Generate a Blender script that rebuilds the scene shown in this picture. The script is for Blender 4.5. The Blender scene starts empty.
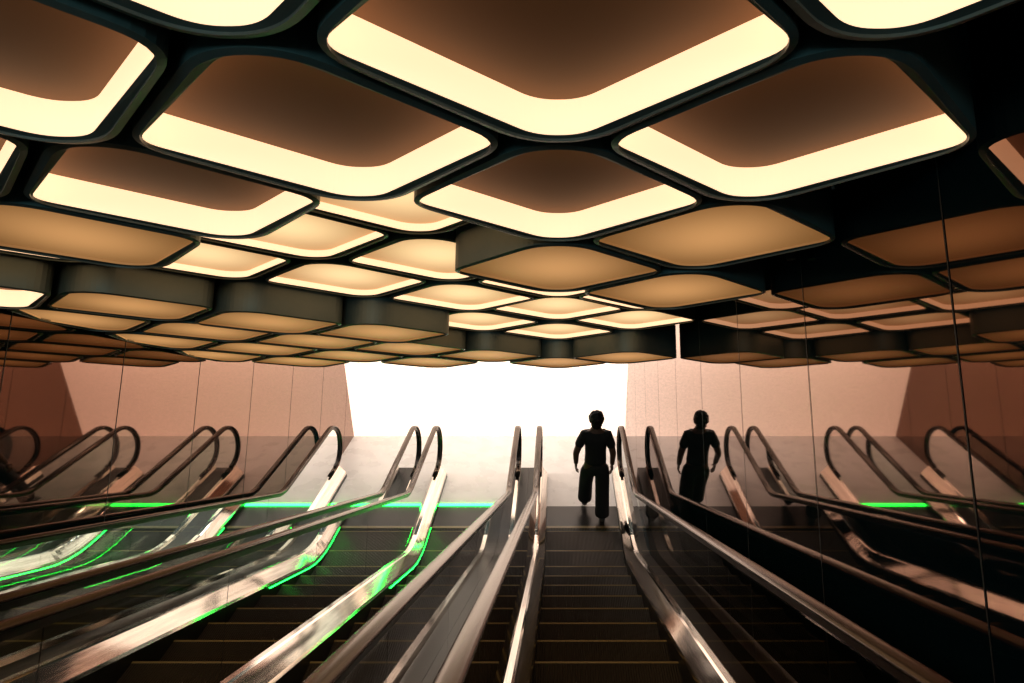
import bpy, bmesh, math, random
from mathutils import Vector, Matrix, noise
random.seed(4)
S=bpy.context.scene
COL=S.collection
S.view_settings.view_transform='Standard'
S.view_settings.look='None'
EYE=5.25
C30=math.cos(math.radians(30)); S30=0.5
def W(x,s,n): return Vector((x, s*C30+n*S30, EYE - S30*s + C30*n))
# ------------------------------------------------------------ materials
def mat(name, base=(.5,.5,.5), rough=.5, metal=0., emis=None, es=0., ior=1.5, spec=None, tint=None):
    m=bpy.data.materials.new(name); m.use_nodes=True
    b=m.node_tree.nodes['Principled BSDF']
    b.inputs['Base Color'].default_value=(*base,1)
    b.inputs['Roughness'].default_value=rough
    b.inputs['Metallic'].default_value=metal
    b.inputs['IOR'].default_value=ior
    if spec is not None: b.inputs['Specular IOR Level'].default_value=spec
    if tint: b.inputs['Specular Tint'].default_value=(*tint,1)
    if emis:
        b.inputs['Emission Color'].default_value=(*emis,1); b.inputs['Emission Strength'].default_value=es
    return m
def add_noise(m, scale, c1, c2, rough=None, bump=0., stretch=(1,1,1)):
    nt=m.node_tree; b=nt.nodes['Principled BSDF']
    tc=nt.nodes.new('ShaderNodeTexCoord'); mp=nt.nodes.new('ShaderNodeMapping')
    mp.inputs['Scale'].default_value=stretch
    n=nt.nodes.new('ShaderNodeTexNoise'); n.inputs['Scale'].default_value=scale; n.inputs['Detail'].default_value=5
    r=nt.nodes.new('ShaderNodeValToRGB')
    r.color_ramp.elements[0].position=.3; r.color_ramp.elements[1].position=.7
    r.color_ramp.elements[0].color=(*c1,1); r.color_ramp.elements[1].color=(*c2,1)
    nt.links.new(tc.outputs['Object'],mp.inputs[0]); nt.links.new(mp.outputs[0],n.inputs['Vector'])
    nt.links.new(n.outputs[0],r.inputs[0]); nt.links.new(r.outputs[0],b.inputs['Base Color'])
    if rough:
        mr=nt.nodes.new('ShaderNodeMapRange'); mr.inputs['To Min'].default_value=rough[0]; mr.inputs['To Max'].default_value=rough[1]
        nt.links.new(n.outputs[0],mr.inputs[0]); nt.links.new(mr.outputs[0],b.inputs['Roughness'])
    if bump:
        bp=nt.nodes.new('ShaderNodeBump'); bp.inputs['Strength'].default_value=bump; bp.inputs['Distance'].default_value=.01
        nt.links.new(n.outputs[0],bp.inputs['Height']); nt.links.new(bp.outputs[0],b.inputs['Normal'])
M_mirror=mat('dark_mirror_glass',(.002,.008,.010),.025,0,ior=2.7,tint=(1,.58,.42))
M_seam=mat('seam',(.004,.006,.007),.6)
M_wall=mat('plaster_painted_glow',(.85,.75,.67),.7,0,emis=(1,.73,.58),es=1.7)  # emission put into the plaster stands in for light washing the wall
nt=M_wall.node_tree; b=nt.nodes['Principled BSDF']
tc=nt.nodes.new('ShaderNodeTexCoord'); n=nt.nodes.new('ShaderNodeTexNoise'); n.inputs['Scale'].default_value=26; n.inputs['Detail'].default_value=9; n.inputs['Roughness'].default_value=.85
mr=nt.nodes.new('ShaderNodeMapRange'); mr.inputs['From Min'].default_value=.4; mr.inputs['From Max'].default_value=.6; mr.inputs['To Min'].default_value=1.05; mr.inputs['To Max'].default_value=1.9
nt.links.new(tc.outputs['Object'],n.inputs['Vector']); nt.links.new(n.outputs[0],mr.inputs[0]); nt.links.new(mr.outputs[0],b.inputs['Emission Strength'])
M_floor=mat('polished_stone',(.7,.68,.66),.3); add_noise(M_floor,3,(.62,.60,.58),(.72,.70,.68),(.22,.34))
M_dark=mat('soffit_teal_glow',(.008,.035,.042),.7,0,emis=(.03,.6,.8),es=.025)  # faint teal glow put into the material to tint the void, no lamp
M_shell=mat('bronze_shell',(.16,.14,.11),.42,.35); add_noise(M_shell,4,(.075,.105,.10),(.13,.145,.125),(.38,.5))
M_liner=mat('led_liner',(.8,.6,.4),.6,0,emis=(1,.65,.40),es=1.25)
M_panel=mat('recess_panel',(.215,.098,.034),.6)
def glow_panel(name,c_in,c_out,s_in,s_out):
    m=mat(name,(.30,.17,.08),.6); nt=m.node_tree; b=nt.nodes['Principled BSDF']
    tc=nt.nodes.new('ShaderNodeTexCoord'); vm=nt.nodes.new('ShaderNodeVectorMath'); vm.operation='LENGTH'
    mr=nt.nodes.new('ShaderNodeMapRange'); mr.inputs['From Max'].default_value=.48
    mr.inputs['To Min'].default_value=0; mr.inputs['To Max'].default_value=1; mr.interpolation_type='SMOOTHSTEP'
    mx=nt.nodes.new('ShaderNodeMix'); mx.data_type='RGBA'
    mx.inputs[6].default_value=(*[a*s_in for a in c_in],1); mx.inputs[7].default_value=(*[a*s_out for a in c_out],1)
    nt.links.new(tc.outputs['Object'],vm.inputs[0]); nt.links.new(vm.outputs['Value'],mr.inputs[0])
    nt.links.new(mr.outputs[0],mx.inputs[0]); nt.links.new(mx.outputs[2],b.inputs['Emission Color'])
    b.inputs['Emission Strength'].default_value=1
    return m
M_tan=glow_panel('tan_panel_added_glow',(1,.49,.175),(1,.44,.13),.60,.20)  # plain tan panels without a source; glow added, brightest at the centre
M_cream=glow_panel('cream_diffuser',(1,.68,.34),(1,.50,.18),1.2,.45)
M_hand=mat('handrail_rubber',(.006,.006,.007),.24,0,ior=1.5,tint=(1,.62,.38))
M_steel=mat('brushed_steel',(.5,.46,.42),.16,1.); add_noise(M_steel,60,(.62,.57,.52),(.86,.80,.74),(.05,.13),stretch=(1,.03,.03))
M_guide=mat('rail_guide_metal',(.03,.027,.025),.35,1.)
M_skirt=mat('dark_skirt',(.03,.03,.03),.3,.6)
M_step=mat('step_metal',(.032,.028,.023),.45,.6)
nt=M_step.node_tree; b=nt.nodes['Principled BSDF']
tc=nt.nodes.new('ShaderNodeTexCoord'); wv=nt.nodes.new('ShaderNodeTexWave'); wv.bands_direction='X'; wv.inputs['Scale'].default_value=18
bp=nt.nodes.new('ShaderNodeBump'); bp.inputs['Strength'].default_value=.6; bp.inputs['Distance'].default_value=.01
nt.links.new(tc.outputs['Object'],wv.inputs['Vector']); nt.links.new(wv.outputs['Fac'],bp.inputs['Height']); nt.links.new(bp.outputs[0],b.inputs['Normal'])
M_yel=mat('step_yellow',(.24,.17,.06),.4)
M_green=mat('green_led',(.0,.3,.08),.5,0,emis=(.01,1,.05),es=20)
M_glass=bpy.data.materials.new('balustrade_glass'); M_glass.use_nodes=True
nt=M_glass.node_tree; nt.nodes.clear()
o=nt.nodes.new('ShaderNodeOutputMaterial'); mx=nt.nodes.new('ShaderNodeMixShader'); fr=nt.nodes.new('ShaderNodeFresnel'); fr.inputs[0].default_value=1.65
tr=nt.nodes.new('ShaderNodeBsdfTransparent'); tr.inputs[0].default_value=(.84,.95,.93,1)
gl=nt.nodes.new('ShaderNodeBsdfGlossy'); gl.inputs['Roughness'].default_value=.015
nt.links.new(fr.outputs[0],mx.inputs[0]); nt.links.new(tr.outputs[0],mx.inputs[1]); nt.links.new(gl.outputs[0],mx.inputs[2]); nt.links.new(mx.outputs[0],o.inputs[0])
# ------------------------------------------------------------ helpers
def newobj(name, verts, faces, mats, fm=None, smooth=False, parent=None, loc=None):
    me=bpy.data.meshes.new(name); me.from_pydata([tuple(v) for v in verts],[],faces)
    for m in mats: me.materials.append(m)
    if fm:
        for i,f in enumerate(fm): me.polygons[i].material_index=f
    if smooth:
        for p in me.polygons: p.use_smooth=True
    me.validate(); me.update()
    ob=bpy.data.objects.new(name,me); COL.objects.link(ob)
    if parent: ob.parent=parent
    if loc: ob.location=loc
    return ob
def box(V,F,x0,x1,y0,y1,z0,z1):
    i=len(V)
    V+= [(x0,y0,z0),(x1,y0,z0),(x1,y1,z0),(x0,y1,z0),(x0,y0,z1),(x1,y0,z1),(x1,y1,z1),(x0,y1,z1)]
    F+= [(i,i+3,i+2,i+1),(i+4,i+5,i+6,i+7),(i,i+1,i+5,i+4),(i+1,i+2,i+6,i+5),(i+2,i+3,i+7,i+6),(i+3,i,i+4,i+7)]
def boxobj(name,x0,x1,y0,y1,z0,z1,m,parent=None):
    V=[];F=[];box(V,F,x0,x1,y0,y1,z0,z1); return newobj(name,V,F,[m],parent=parent)
# ------------------------------------------------------------ room
XL,XR=-3.60,1.18
YW=9.35; YB=-4.2
wl=boxobj('wall_left',XL-.06,XL,YB,YW,-.05,9.5,M_mirror)
wr=boxobj('wall_right',XR,XR+.06,YB,YW,-.05,9.5,M_mirror)
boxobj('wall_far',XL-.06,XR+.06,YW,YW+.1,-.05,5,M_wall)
boxobj('wall_back',XL-.06,XR+.06,YB-.1,YB,-.05,9.5,M_dark)
boxobj('floor',XL,XR,7.3,YW,-.05,0,M_floor)
boxobj('floor_pit',XL,XR,YB,7.3,-.45,-.40,M_dark)
V=[W(XL,-6.5,1.95),W(XR,-6.5,1.95),W(XR,9.7,1.95),W(XL,9.7,1.95),W(XL,-6.5,2.05),W(XR,-6.5,2.05),W(XR,9.7,2.05),W(XL,9.7,2.05)]
newobj('ceiling',V,[(0,1,2,3),(4,7,6,5),(0,4,5,1),(1,5,6,2),(2,6,7,3),(3,7,4,0)],[M_dark])
def seams(parent,x,sgn,name):
    V=[];F=[]
    for k in range(-3,9):
        s=1.75+1.06*k
        a,b=s-.003,s+.003
        i=len(V)
        V+=[W(x+sgn*.002,a,-2.2),W(x+sgn*.002,b,-2.2),W(x+sgn*.002,b,1.95),W(x+sgn*.002,a,1.95)]
        F.append((i,i+1,i+2,i+3))
    newobj(name,V,F,[M_seam],parent=parent)
seams(wl,XL,1,'panel_seams'); seams(wr,XR,-1,'panel_seams')
# ------------------------------------------------------------ escalator path
E_N=-1.5; R=1.45
YK=6.09   # knee
T=R*math.tan(math.radians(15))
YEND=7.95
def path(h, s_back=11.0, step=.25, yend=YEND):
    """list of (y,z,ny,nz) : offset h above nosing line"""
    out=[]
    kp=Vector((YK,0)); d=Vector((C30,-S30))
    a0=kp-d*s_back; a1=kp-d*T
    n=Vector((S30,C30))
    N=14
    for i in range(N+1):
        p=a0.lerp(a1,i/N)+n*h; out.append((p.x,p.y,n.x,n.y))
    cen=Vector((YK+T,R))
    for i in range(1,11):
        th=math.radians(30*(1-i/10))
        nn=Vector((math.sin(th),math.cos(th)))
        p=cen-nn*(R-h); out.append((p.x,p.y,nn.x,nn.y))
    out.append(((yend+YK+T)/2,h,0,1)); out.append((yend,h,0,1))
    return out
def zpath(y):
    if y<=YK-T*C30: return (YK-y)*math.tan(math.radians(30))
    if y>=YK+T: return 0
    dy=YK+T-y
    return R-math.sqrt(R*R-dy*dy)
HR=.90; DK=.20; RN=.335
def hr_path(h):
    """handrail line with newel curl, as (y,z,ny,nz)"""
    p=path(h)
    r=RN-(HR-h)
    cz=HR-RN
    for i in range(1,17):
        th=math.pi*i/16
        ny,nz=math.sin(th),math.cos(th)
        p.append((YEND+ny*r,cz+nz*r,ny,nz))
    return p
def sweep(V,F,FM,pts,prof,mi,closed=True):
    i0=len(V); n=len(prof)
    for (y,z,ny,nz) in pts:
        for (px,ph) in prof: V.append((px,y+ny*ph,z+nz*ph))
    for a in range(len(pts)-1):
        for b in range(n if closed else n-1):
            c=(b+1)%n
            F.append((i0+a*n+b,i0+a*n+c,i0+(a+1)*n+c,i0+(a+1)*n+b)); FM.append(mi[b] if isinstance(mi,list) else mi)
    if closed:
        F.append(tuple(i0+b for b in range(n))[::-1]); FM.append(mi[0] if isinstance(mi,list) else mi)
        e=i0+(len(pts)-1)*n
        F.append(tuple(e+b for b in range(n))); FM.append(mi[0] if isinstance(mi,list) else mi)
CX=[.34,-1.23,-2.80]
PITCH=1.57
def balustrade(x, inner, parent, name):
    # glass
    V=[];F=[];FM=[]
    top=[(q[0],q[1]) for q in hr_path(HR-.03)]
    bot=[(q[0],q[1]) for q in path(DK)]
    loop=top+[(YEND,DK)]+bot[::-1][1:]
    bm=bmesh.new()
    vs=[bm.verts.new((x,y,z)) for (y,z) in loop]
    f=bm.faces.new(vs); bmesh.ops.triangulate(bm,faces=[f])
    me=bpy.data.meshes.new(name+'_glass'); bm.to_mesh(me); bm.free(); me.materials.append(M_glass)
    g=bpy.data.objects.new(name+'_glass',me); COL.objects.link(g); g.parent=parent
    # handrail
    prof=[]
    for i in range(14):
        a=2*math.pi*i/14
        prof.append((x+.040*math.cos(a), .018*math.sin(a) if math.sin(a)>0 else .012*math.sin(a)))
    V=[];F=[];FM=[]
    pp=hr_path(HR)
    y,z,ny,nz=pp[-1]; pp.append((y-.22,z,ny,nz))
    sweep(V,F,FM,pp,prof,0)
    newobj(name+'_handrail',V,F,[M_hand],smooth=True,parent=parent)
    V=[];F=[];FM=[]
    sweep(V,F,FM,[q for q in hr_path(HR-.028)],[(x-.018,-.014),(x+.018,-.014),(x+.018,.014),(x-.018,.014)],0)
    newobj(name+'_rail_guide',V,F,[M_guide],parent=parent)
    # joints
    V=[];F=[]
    for k in range(10):
        s=7.3-1.25*k
        for q in (-.003,.003): V.append(W(x,s+q,E_N+DK))
        for q in (.003,-.003): V.append(W(x,s+q,E_N+HR-.04))
        F.append((4*k,4*k+1,4*k+2,4*k+3))
    newobj(name+'_joints',V,F,[M_seam],parent=parent)
for ei,cx in enumerate(CX):
    root=bpy.data.objects.new('escalator',None); COL.objects.link(root)
    # steps
    V=[];F=[];FM=[]
    YC=6.75
    k=0
    while True:
        y1=YC-.4*k; y0=y1-.4
        if y1<-3.2: break
        z=zpath(y1)
        n0=len(F)
        box(V,F,cx-.5,cx+.5,y0+.003,y1,z-.34,z); FM+=[0]*6
        box(V,F,cx-.5,cx+.5,y1-.014,y1+.001,z-.01,z+.0015); FM+=[1]*6
        k+=1
    newobj('steps',V,F,[M_step,M_yel],FM,parent=root)
    # landing plate + comb teeth
    V=[];F=[];FM=[]
    box(V,F,cx-.5,cx+.5,6.84,7.3,-.05,.004); FM+=[0]*6
    for i in range(48):
        x=cx-.49+i*.98/47
        box(V,F,x-.004,x+.004,6.752,6.84,-.02,.008); FM+=[0]*6
    box(V,F,cx-.5,cx+.5,6.80,6.845,-.03,.010); FM+=[1]*6
    newobj('comb_plate',V,F,[M_skirt,M_yel],FM,parent=root)
    V=[];F=[]
    if ei>0:
        box(V,F,cx-.49,cx+.49,7.30,7.345,0.001,.020)
        for sx in (-1,1):
            x=cx+sx*.496
            for kk in range(11):
                ya=4.9+.17*kk; yb=ya+.17
                za,zb=zpath(ya)+.035,zpath(yb)+.035
                i=len(V)
                V+=[(x,ya,za),(x,yb,zb),(x,yb,zb+.012),(x,ya,za+.012)]
                F.append((i,i+1,i+2,i+3))
        newobj('green_led_strip',V,F,[M_green],parent=root)
    # deck blocks each side
    for sx in (-1,1):
        def X(d): return cx+sx*d
        ed=.784
        prof=[(X(.503),-.16),(X(.503),.06),(X(.512),.085),(X(.585),DK-.01),(X(.60),DK),(X(.645),DK),(X(.66),DK-.035),(X(ed),DK-.035),(X(ed),-.16)]
        mi=[1,0,0,0,0,0,1,1,1]
        V=[];F=[];FM=[]
        pts=path(0,yend=YEND+.12)
        sweep(V,F,FM,pts,prof,mi)
        newobj('deck_'+('a' if sx<0 else 'b'),V,F,[M_steel,M_skirt],FM,parent=root)
        balustrade(X(.62),None,root,'balustrade_'+('a' if sx<0 else 'b'))
# upper landing behind the camera
boxobj('floor_upper_landing',XL,XR,YB,-3.2,5.0,5.38,M_floor)
# ------------------------------------------------------------ honeycomb cells
def rounded_hex(w,a,d,r,seg=7):
    P=[Vector(p) for p in ((w,0),(a,d),(-a,d),(-w,0),(-a,-d),(a,-d))]
    R_=[r, r*.85, r*.85, r, r*.85, r*.85]
    out=[]
    for i in range(6):
        p=P[i]; q0=P[i-1]; q1=P[(i+1)%6]
        ra=min(R_[i],(q0-p).length*.49); rb=min(R_[i],(q1-p).length*.49)
        A=p+(q0-p).normalized()*ra; B=p+(q1-p).normalized()*rb
        for k in range(seg+1):
            t=k/seg
            out.append(A*(1-t)**2+p*2*t*(1-t)+B*t*t)
    return out
def cell_mesh(name,kind,clamp=None):
    H=.50
    rings=[]
    o=rounded_hex(.55,.10,.413,.12); n=len(o)
    i1=rounded_hex(.527,.09,.395,.11); i2=rounded_hex(.512,.062,.382,.065); i3=rounded_hex(.34,.05,.26,.05)
    dep=.118 if kind=='band' else (.022 if kind=='tan' else .05)
    spec=[(o,H),(o,.006),(i1,0),(i1,.008),(i2,.012),(i2,dep),(i3,dep)]
    fm_r=[0,0,0,0,1 if kind!='tan' else 2,2]
    V=[];F=[];FM=[]
    for (ring,z) in spec:
        for p in ring:
            x=p.x
            if clamp is not None: x=max(x,clamp)
            V.append((x,p.y,z))
    for r in range(len(spec)-1):
        for k in range(n):
            c=(k+1)%n
            F.append((r*n+k,(r+1)*n+k,(r+1)*n+c,r*n+c)); FM.append(fm_r[r])
    F.append(tuple(range(n))[::-1][::-1]); FM.append(0)
    F.append(tuple((len(spec)-1)*n+k for k in range(n))[::-1]); FM.append(2)
    # hanger rods
    for (rx,ry) in ((.0,.2),(.0,-.2)):
        i=len(V)
        for z in (H,H+.60 if kind!='cream' else H+.42):
            for k in range(6):
                V.append((rx+.008*math.cos(k*math.pi/3),ry+.008*math.sin(k*math.pi/3),z))
        for k in range(6):
            c=(k+1)%6; F.append((i+k,i+c,i+6+c,i+6+k)); FM.append(0)
    me=bpy.data.meshes.new(name); me.from_pydata(V,[],F)
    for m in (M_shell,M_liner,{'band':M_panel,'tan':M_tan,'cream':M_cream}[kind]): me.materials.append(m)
    for i,f in enumerate(FM): me.polygons[i].material_index=f
    me.update()
    bm=bmesh.new(); bm.from_mesh(me); bmesh.ops.recalc_face_normals(bm,faces=bm.faces); bm.to_mesh(me); bm.free()
    return me
meshes={}
def getmesh(kind,clamp):
    k=(kind,clamp)
    if k not in meshes: meshes[k]=cell_mesh('honeycomb_'+kind,kind,clamp)
    return meshes[k]
rot=Matrix(((1,0,0),(0,C30,S30),(0,-S30,C30))).to_4x4()
high={(0,3.70),(0,4.55),(0,5.40),(-1,2.42),(-1,3.27),(-1,4.12),(-1,4.97),(-2,2.85),(-2,3.70),(-3,3.27),(1,4.12),(1,4.97),(-4,2.85),(-5,2.42)}
tans={(1,2.42),(1,3.27),(0,2.85),(-3,2.42),(-4,2.00),(-5,1.57)}
for c in range(-5,2):
    x=c*.675-(.02 if c==1 else 0)
    base=1.15 if c%2==0 else 1.575-.005
    for k in range(-3,7):
        s=base+.85*k
        if s>6.4: continue
        key=(c,round(1.15+.85*k if c%2==0 else 1.57+.85*k,2))
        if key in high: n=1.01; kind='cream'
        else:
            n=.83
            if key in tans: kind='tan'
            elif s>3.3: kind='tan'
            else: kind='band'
        n+=random.uniform(-.012,.012)
        me=getmesh(kind,-.215 if c==-5 else None)
        ob=bpy.data.objects.new('honeycomb_ceiling_light',me); COL.objects.link(ob)
        ob.matrix_world=Matrix.Translation(W(x,s,n))@rot
# ------------------------------------------------------------ person
M_black=mat('black_cloth',(.012,.012,.014),.85)
M_skin=mat('skin',(.12,.06,.04),.5)
M_hair=mat('hair',(.008,.006,.005),.6)
M_shoe=mat('shoe',(.10,.095,.09),.6)
M_eye=mat('eye_white',(.7,.7,.68),.3)
person=bpy.data.objects.new('walking_person',None); COL.objects.link(person)
def skin(name,verts,edges,radii,m,root=0,sub=2):
    me=bpy.data.meshes.new(name); me.from_pydata(verts,edges,[]); me.materials.append(m)
    ob=bpy.data.objects.new(name,me); COL.objects.link(ob); ob.parent=person
    md=ob.modifiers.new('skin','SKIN'); md.use_smooth_shade=True
    sv=me.skin_vertices[0].data
    for i,r in enumerate(radii):
        sv[i].radius=r if isinstance(r,tuple) else (r,r); sv[i].use_root=(i==root)
    sb=ob.modifiers.new('sub','SUBSURF'); sb.levels=sub; sb.render_levels=sub
    return ob
pel=(0,0,.95)
hR=(.10,0,.90); kR=(.105,.03,.50); aR=(.11,-.03,.09)
hL=(-.10,0,.90); kL=(-.115,.20,.52); aL=(-.12,.30,.12)
sR=(.165,0,1.385); eR=(.235,-.03,1.12); wR=(.235,.05,.88)
sL=(-.165,0,1.385); eL=(-.268,-.05,1.13); wL=(-.262,.05,.90)
verts=[pel,(0,0,1.12),(0,-.01,1.28),(0,0,1.38),(0,.005,1.46),(0,.02,1.55),
 sR,eR,wR,sL,eL,wL,hR,kR,aR,hL,kL,aL,(.115,.13,.035),(-.125,.44,.075)]
edges=[(0,1),(1,2),(2,3),(3,4),(4,5),(3,6),(6,7),(7,8),(3,9),(9,10),(10,11),(0,12),(12,13),(13,14),(0,15),(15,16),(16,17),(14,18),(17,19)]
rad=[(.12,.09),(.105,.08),(.12,.09),(.08,.07),.058,.056,.056,.048,.033,.056,.048,.033,.08,.05,.033,.08,.05,.033,.03,.03]
skin('body',verts,edges,rad,M_skin)
verts=[(0,0,.92),(0,0,1.02),(0,0,1.14),(0,-.01,1.27),(0,0,1.365),(0,.005,1.44),sR,(.220,-.025,1.18),sL,(-.242,-.035,1.20)]
edges=[(0,1),(1,2),(2,3),(3,4),(4,5),(4,6),(6,7),(4,8),(8,9)]
skin('t_shirt',verts,edges,[(.175,.125),(.16,.12),(.155,.115),(.165,.12),(.125,.09),(.075,.065),.070,.070,.070,.070],M_black)
verts=[(0,0,.99),(0,0,.93),(.098,0,.84),(.108,.03,.50),(.112,-.02,.14),(.112,-.025,.08),(-.098,.01,.84),(-.115,.20,.52),(-.12,.285,.20),(-.12,.30,.13)]
edges=[(0,1),(1,2),(2,3),(3,4),(4,5),(1,6),(6,7),(7,8),(8,9)]
skin('trousers',verts,edges,[(.160,.12),(.175,.13),(.112,.12),(.098,.105),(.106,.11),(.110,.115),(.112,.12),(.098,.105),(.106,.11),(.110,.112)],M_black)
for nm,a,t in (('shoe_right',(.112,-.07,.050),(.12,.17,.036)),('shoe_left',(-.12,.25,.10),(-.13,.48,.060))):
    mid=tuple((a[i]+t[i])/2 for i in range(3))
    skin(nm,[a,mid,t],[(0,1),(1,2)],[(.045,.045),(.047,.040),(.04,.030)],M_shoe)
def hand(nm,w,d,side):
    w=Vector(w); d=Vector(d).normalized(); lat=Vector((0,1,0)); lat=(lat-lat.dot(d)*d).normalized(); nrm=d.cross(lat).normalized()*side
    skin(nm+'_palm',[tuple(w),tuple(w+d*.045),tuple(w+d*.09)],[(0,1),(1,2)],[(.024,.028),(.018,.040),(.015,.040)],M_skin)
    for i,(o,L) in enumerate(((.030,.072),(.010,.082),(-.011,.076),(-.031,.060))):
        b0=w+d*.075+lat*o; b1=b0+d*L*.5+nrm*.006; b2=b1+d*L*.32+nrm*.016; b3=b2+d*L*.2+nrm*.018
        skin(nm+'_finger_%d'%(i+1),[tuple(b0),tuple(b1),tuple(b2),tuple(b3)],[(0,1),(1,2),(2,3)],[.0095,.009,.008,.007],M_skin,sub=1)
    b0=w+d*.025+lat*.025; b1=b0+d*.035+lat*.028+nrm*.008; b2=b1+d*.032+lat*.008+nrm*.008
    skin(nm+'_thumb',[tuple(b0),tuple(b1),tuple(b2)],[(0,1),(1,2)],[.012,.010,.008],M_skin,sub=1)
hand('hand_right',wR,(-.03,.10,-.95),-1)
hand('hand_left',wL,(0,.2,-.95),1)
def blob(nm,cen,scl,m,fn=None,sub=4):
    bm=bmesh.new(); bmesh.ops.create_icosphere(bm,subdivisions=sub,radius=1)
    for v in bm.verts:
        p=v.co.copy()
        if fn: p=fn(p)
        v.co=Vector((cen[0]+p.x*scl[0],cen[1]+p.y*scl[1],cen[2]+p.z*scl[2]))
    me=bpy.data.meshes.new(nm); bm.to_mesh(me); bm.free(); me.materials.append(m)
    for p in me.polygons: p.use_smooth=True
    ob=bpy.data.objects.new(nm,me); COL.objects.link(ob); ob.parent=person; return ob
HC=(0,.03,1.60)
def hf(p):
    q=p.copy()
    if p.z<0: q.x*=1-.28*(-p.z); q.y*=1-.12*(-p.z)
    if p.y>.6:
        d=abs(p.x)
        nose=max(0,1-d/.16)*max(0,1-abs(p.z+.12)/.28); q.y+=.22*nose
        for ex in (-.36,.36):
            q.y-=.12*max(0,1-math.hypot(p.x-ex,p.z-.05)/.2)
        q.y+=.06*max(0,1-d/.3)*max(0,1-abs(p.z+.52)/.1)
        q.y+=.08*max(0,1-d/.3)*max(0,1-abs(p.z+.8)/.2)
    return q
blob('head',HC,(.076,.095,.112),M_skin,hf,5)
for sx in (-1,1):
    blob('ear',(sx*.078,.02,1.595),(.012,.02,.032),M_skin,sub=3)
    blob('eye',(sx*.028,.106,1.605),(.012,.012,.009),M_eye,sub=3)
def hairf(p):
    k=1+.12*noise.noise(p*3.2)+.08*noise.noise(p*8)
    q=p*k
    if p.y>.25 and p.z<.45: q*= .8
    return q
blob('hair',(0,-.005,1.632),(.100,.112,.108),M_hair,hairf,5)
blob('hair_nape',(0,-.045,1.555),(.070,.05,.065),M_hair,hairf,4)
person.location=(.50,6.97,.010)
person.scale=(.98,.98,.975)
# ------------------------------------------------------------ small ceiling sensor on a stem (right side)
bm=bmesh.new()
bmesh.ops.create_cone(bm,cap_ends=True,segments=16,radius1=.006,radius2=.006,depth=.75,matrix=Matrix.Translation((0,0,.42)))
bmesh.ops.create_cone(bm,cap_ends=True,segments=20,radius1=.022,radius2=.016,depth=.06,matrix=Matrix.Translation((0,0,.03)))
me=bpy.data.meshes.new('ceiling_sensor'); bm.to_mesh(me); bm.free(); me.materials.append(M_seam)
ob=bpy.data.objects.new('ceiling_sensor',me); COL.objects.link(ob); ob.matrix_world=Matrix.Translation(W(1.13,2.80,.88))@rot
# ------------------------------------------------------------ lights
def area(name,loc,rx,sx,sy,pw,col):
    l=bpy.data.lights.new(name,'AREA'); l.shape='RECTANGLE'; l.size=sx; l.size_y=sy; l.energy=pw; l.color=col
    o=bpy.data.objects.new(name,l); o.location=loc; o.rotation_euler=(rx,0,0); COL.objects.link(o); return o
# linear wall washer hung just under the soffit of the lower landing
area('landing_wall_washer',(-1.2,8.75,2.28),math.radians(8),4.4,.12,75,(1,.88,.78))
area('unseen_teal_fill',(-1.2,-2.6,7.0),math.radians(28),3,.8,60,(.40,.88,1))  # added fill behind the camera, unseen, gives cell sides and shadows a teal cast
w=bpy.data.worlds.new('w'); S.world=w; w.use_nodes=True
w.node_tree.nodes['Background'].inputs[0].default_value=(.02,.05,.06,1); w.node_tree.nodes['Background'].inputs[1].default_value=.3
# ------------------------------------------------------------ camera
cam=bpy.data.cameras.new('camera'); co=bpy.data.objects.new('camera',cam); COL.objects.link(co)
cam.sensor_width=36; cam.lens=36*600/1024; cam.shift_x=-46/1024
cam.clip_start=.02
co.location=(0,0,EYE); co.rotation_euler=(math.radians(90-20.35),0,0)
S.camera=co
